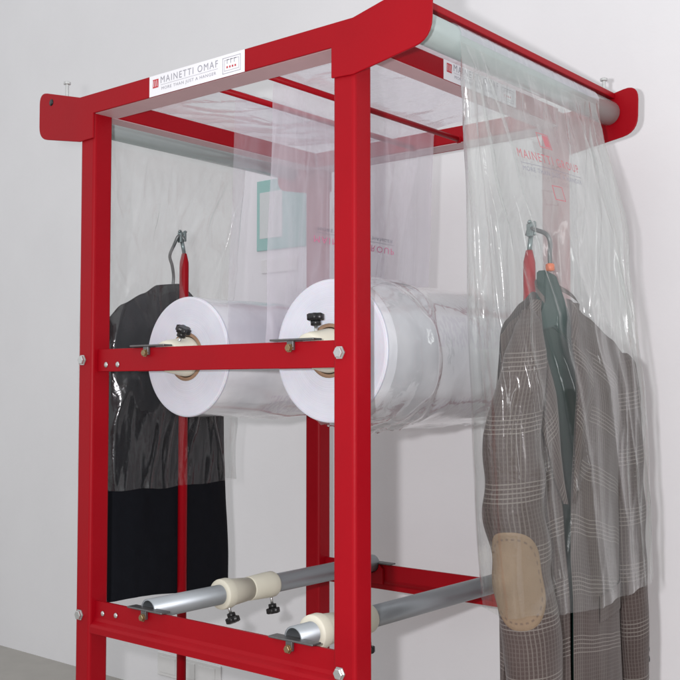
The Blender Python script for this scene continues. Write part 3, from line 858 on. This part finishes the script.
def print_on(place, mats, parent, flip=False):
    """the printed wording: place(x 0..1, y in letter heights) -> point"""
    b = MB()
    def put(txt, x0, x1, y, size, mi, sp):
        vs, fs, asp = text_mesh(txt, 1., sp)
        b.add([place(x0 + (x1 - x0) * x, y + yy * size) for x, yy in vs], fs, mi)
    def quad(x0, y0, x1, y1, mi, n=12):
        o = [place(x0 + (x1 - x0) * k / n, y0) for k in range(n + 1)] + [place(x0 + (x1 - x0) * k / n, y1) for k in range(n + 1)]
        b.add(o, [(k, k + 1, n + 2 + k, n + 1 + k) for k in range(n)], mi)
    put('MAINETTI GROUP', 0, 1, .0, .72, 0, 1.25)
    quad(0.02, -.30, 1.0, -.27, 1, 24)
    put('MORE THAN JUST A HANGER', .04, .98, -.72, .38, 1, 1.2)
    if not flip:
        # emblem above: square outline with a solid flag shape; open square below
        x0, x1, y0, y1 = .40, .60, .95, 1.85
        for q in ((x0, y0, x1, y0 + .05), (x0, y1 - .05, x1, y1), (x0, y0, x0 + .012, y1), (x1 - .012, y0, x1, y1)): quad(*q, 0, 3)
        quad(.49, 1.05, .58, 1.75, 0, 3)
        x0, x1, y0, y1 = .42, .58, -2.1, -1.25
        for q in ((x0, y0, x1, y0 + .05), (x0, y1 - .05, x1, y1), (x0, y0, x0 + .012, y1), (x1 - .012, y0, x1, y1)): quad(*q, 0, 3)
    b.build('printed_wording', mats, parent)
def place_bag(x, y):
    z = 8.55 + y * .68
    v = 5.1 + 4.25 * x
    l, r = interp(bagL, z), interp(bagR, z)
    xx = (v - .5 * (l + r)) / (.5 * (r - l))
    return bag_front(xx, z) + Vector((-.004, -.011, 0))
print_on(place_bag, [M_['film_red'], M_['film_grey']], bag)
def place_web(x, y):
    z = 6.45 - y * .55
    u = 6.08 + (5.58 - 6.08) * (z - 1.6) / (12.3 - 1.6) - .12
    return P(u, 4.4 + 5.6 * x, z)
print_on(place_web, [M_['film_pink'], M_['film_grey']], webR, flip=True)

# left-hand film
fl_ = thing('plastic_film', 'clear crinkled film hanging over the black jacket at the left end', 'film', P(Lw + 3.6, 7.8, -4.9), 'clear films drawn over the rack')
pathL = [(8.84, 1.5), (8.38, 12.3), (8.22, 12.6), (Lw - .05, 13.2), (Lw + 1.0, 13.22)] + arc(Lw + 3.0, RZ, rr, pi * .58, 0, 8)
web(fl_, pathL, 2.4, 13.1, 6.7, M_['film_w'], .22)
b = MB()
for s in (1, -1):
    def fn(i, j, s=s):
        z = 12.7 + (-4.85 - 12.7) * j
        l = interp([(-5, 3.1), (4, 3.0), (9, 2.6), (13, 2.5)], z); r = interp([(-5, 11.9), (4, 11.9), (9, 12.8), (13, 13.1)], z)
        x = -1 + 2 * i
        v = .5 * (l + r) + .5 * (r - l) * x
        k = 1 - sstep(7, 12.7, z)
        uc = (Lw + 3.6) * (1 - k) + UB * k
        dep = interp([(-5, 1.7), (0, 1.75), (3, 1.6), (6.5, 1.15), (9, .6), (12, .1), (12.7, .02)], z)
        prof = max(0., 1 - abs(x) ** 5) ** (1 / 5)
        a = sstep(12.6, 11., z)
        # creases run down and inward from both shoulders
        w = a * (.11 * nz(x * 4, z * .13, 2. + s) + .17 * (ridge(x * 2.6 + abs(z) * .10 * (1 if x < 0 else -1), z * .11, 5. + s) - .25) + .13 * (ridge(x * 3.2 - z * .16, z * .20, 11. + s) - .2) + .035 * nz(x * 14, z * .6, 4.))
        n = dep * prof + w * (.3 + .7 * min(1, (1 - abs(x)) * 6))
        zz = z + .25 * nz(x * 2, 8. + s) * (1 - sstep(-4.85, -1, z))
        return P(uc - s * n, v + a * .08 * nz(z * .5, x * 3, 7.), zz)
    b.grid(fn, 130, 150)
b.build('film_bag', M_['film_l'], fl_, haze=lambda p: interp([(-5, .016), (4, .03), (6.5, .10), (13, .13)], p.z / W + ZF))

# loose outer turn of film on the printed roll, part of that roll
roll2 = [o for o in bpy.data.objects if o.name == 'film_roll'][0]
b = MB()
def loose(i, j):
    v = 3.1 + 10.8 * i; a = 2 * pi * j
    r = 2.84 + .10 * sstep(0, .1, i) + .16 * math.exp(-((i - .17 - .05 * sin(a * 2 + 1)) / .035) ** 2) + .12 * math.exp(-((i - .23 - .04 * cos(a * 3)) / .03) ** 2)
    r += .04 * (ridge(i * 2.2 + a * .2, cos(a) * 1.0, sin(a) * 1.0 + 3) - .2) * sstep(.15, .3, i)
    r += max(0, -sin(a)) ** 2 * (.10 + .16 * ridge(i * 3 + cos(a) * 2, cos(a) * 2, 2.))
    return P(3.28 + r * cos(a), v, 1.5 + r * sin(a))
b.grid(loose, 110, 120)
b.build('loose_wrap', M_['film_b'], roll2, haze=.14)

# ------------------------------------------------------------------ things on the wall
sg = thing('wall_sign', 'teal sign with a white panel on the wall seen through the film', 'sign', P(23.1, VW - .1, 9.1))
b = MB(); b.box(20.9, 25.2, VW - .12, VW - .01, 9.1, 13.75, bev=.04); b.build('sign_board', M_['teal'], sg)
b = MB(); b.box(22.9, 24.9, VW - .14, VW - .121, 9.9, 12.95); b.build('sign_panel', M_['panel'], sg)
pp_ = thing('wall_plate', 'pale blank plate on the wall just below the teal sign', 'plate', P(23.3, VW - .1, 7.4))
b = MB(); b.box(21.6, 24.8, VW - .10, VW - .01, 7.6, 8.5, bev=.03); b.build('plate_body', M_['plate'], pp_)
so = thing('wall_socket', 'white socket plate low on the wall below the lower rail', 'socket', P(31.6, VW - .1, -20.))
b = MB(); b.box(28.4, 34.8, VW - .14, VW - .01, -20.1, -18.5, bev=.05); b.build('plate_body', M_['plate'], so)
for k in range(3):
    b = MB(); b.box(28.9 + 2.0 * k, 30.5 + 2.0 * k, VW - .18, VW - .141, -19.85, -18.75, bev=.015); b.build('socket_insert', M_['plate'], so)

# ------------------------------------------------------------------ light
w = bpy.data.worlds.new('World'); bpy.context.scene.world = w; w.use_nodes = True
bg = w.node_tree.nodes['Background']; bg.inputs[0].default_value = (.97, .975, 1., 1); bg.inputs[1].default_value = .88

def lamp(kind, name, loc, energy, size=None, target=None, col=(1, 1, 1), sy=None):
    d = bpy.data.lights.new(name, kind); d.energy = energy; d.color = col
    if kind == 'AREA':
        d.shape = 'RECTANGLE'; d.size = size; d.size_y = sy or size
    else: d.shadow_soft_size = size
    o = bpy.data.objects.new(name, d); C.objects.link(o); o.location = loc
    if target is not None:
        o.rotation_euler = (Vector(target) - Vector(loc)).to_track_quat('-Z', 'Y').to_euler()
    return o
# unseen soft area light, added overhead as fill
lamp('AREA', 'overhead_fill', P(-10, -22, 44), 15, 4.5, P(6, 14, -4), (1., .99, .98), 3.5)
lamp('AREA', 'streak_strip', P(-58, 2, 12), 9, .35, P(-4, 8, 0), (.97, .99, 1.), 1.6)  # unseen strip added for streak reflections in the film
# camera flash just left of the lens
lamp('POINT', 'camera_flash', P(-19.9, -28.5, 1.0), 108, .022, None, (1., .97, 1.))

# ------------------------------------------------------------------ camera
A = math.atan2(.627, .777) + .0145
cam = bpy.data.cameras.new('camera'); co = bpy.data.objects.new('camera', cam); C.objects.link(co)
co.location = P(-22.829, -28.266, 0)
co.rotation_euler = (pi / 2 + .0474, 0, A - pi / 2)
cam.sensor_width = 36.; cam.lens = 1041.29 / 680 * 36.; cam.clip_start = .05; cam.clip_end = 200
sc = bpy.context.scene; sc.camera = co
sc.view_settings.view_transform = 'Standard'; sc.view_settings.look = 'None'; sc.view_settings.exposure = 0; sc.view_settings.gamma = 1
sc.render.engine = 'CYCLES'
cy = sc.cycles
cy.use_denoising = True; cy.max_bounces = 10; cy.transparent_max_bounces = 40; cy.diffuse_bounces = 4; cy.glossy_bounces = 4
cy.caustics_reflective = False; cy.caustics_refractive = False; cy.sample_clamp_indirect = 4.
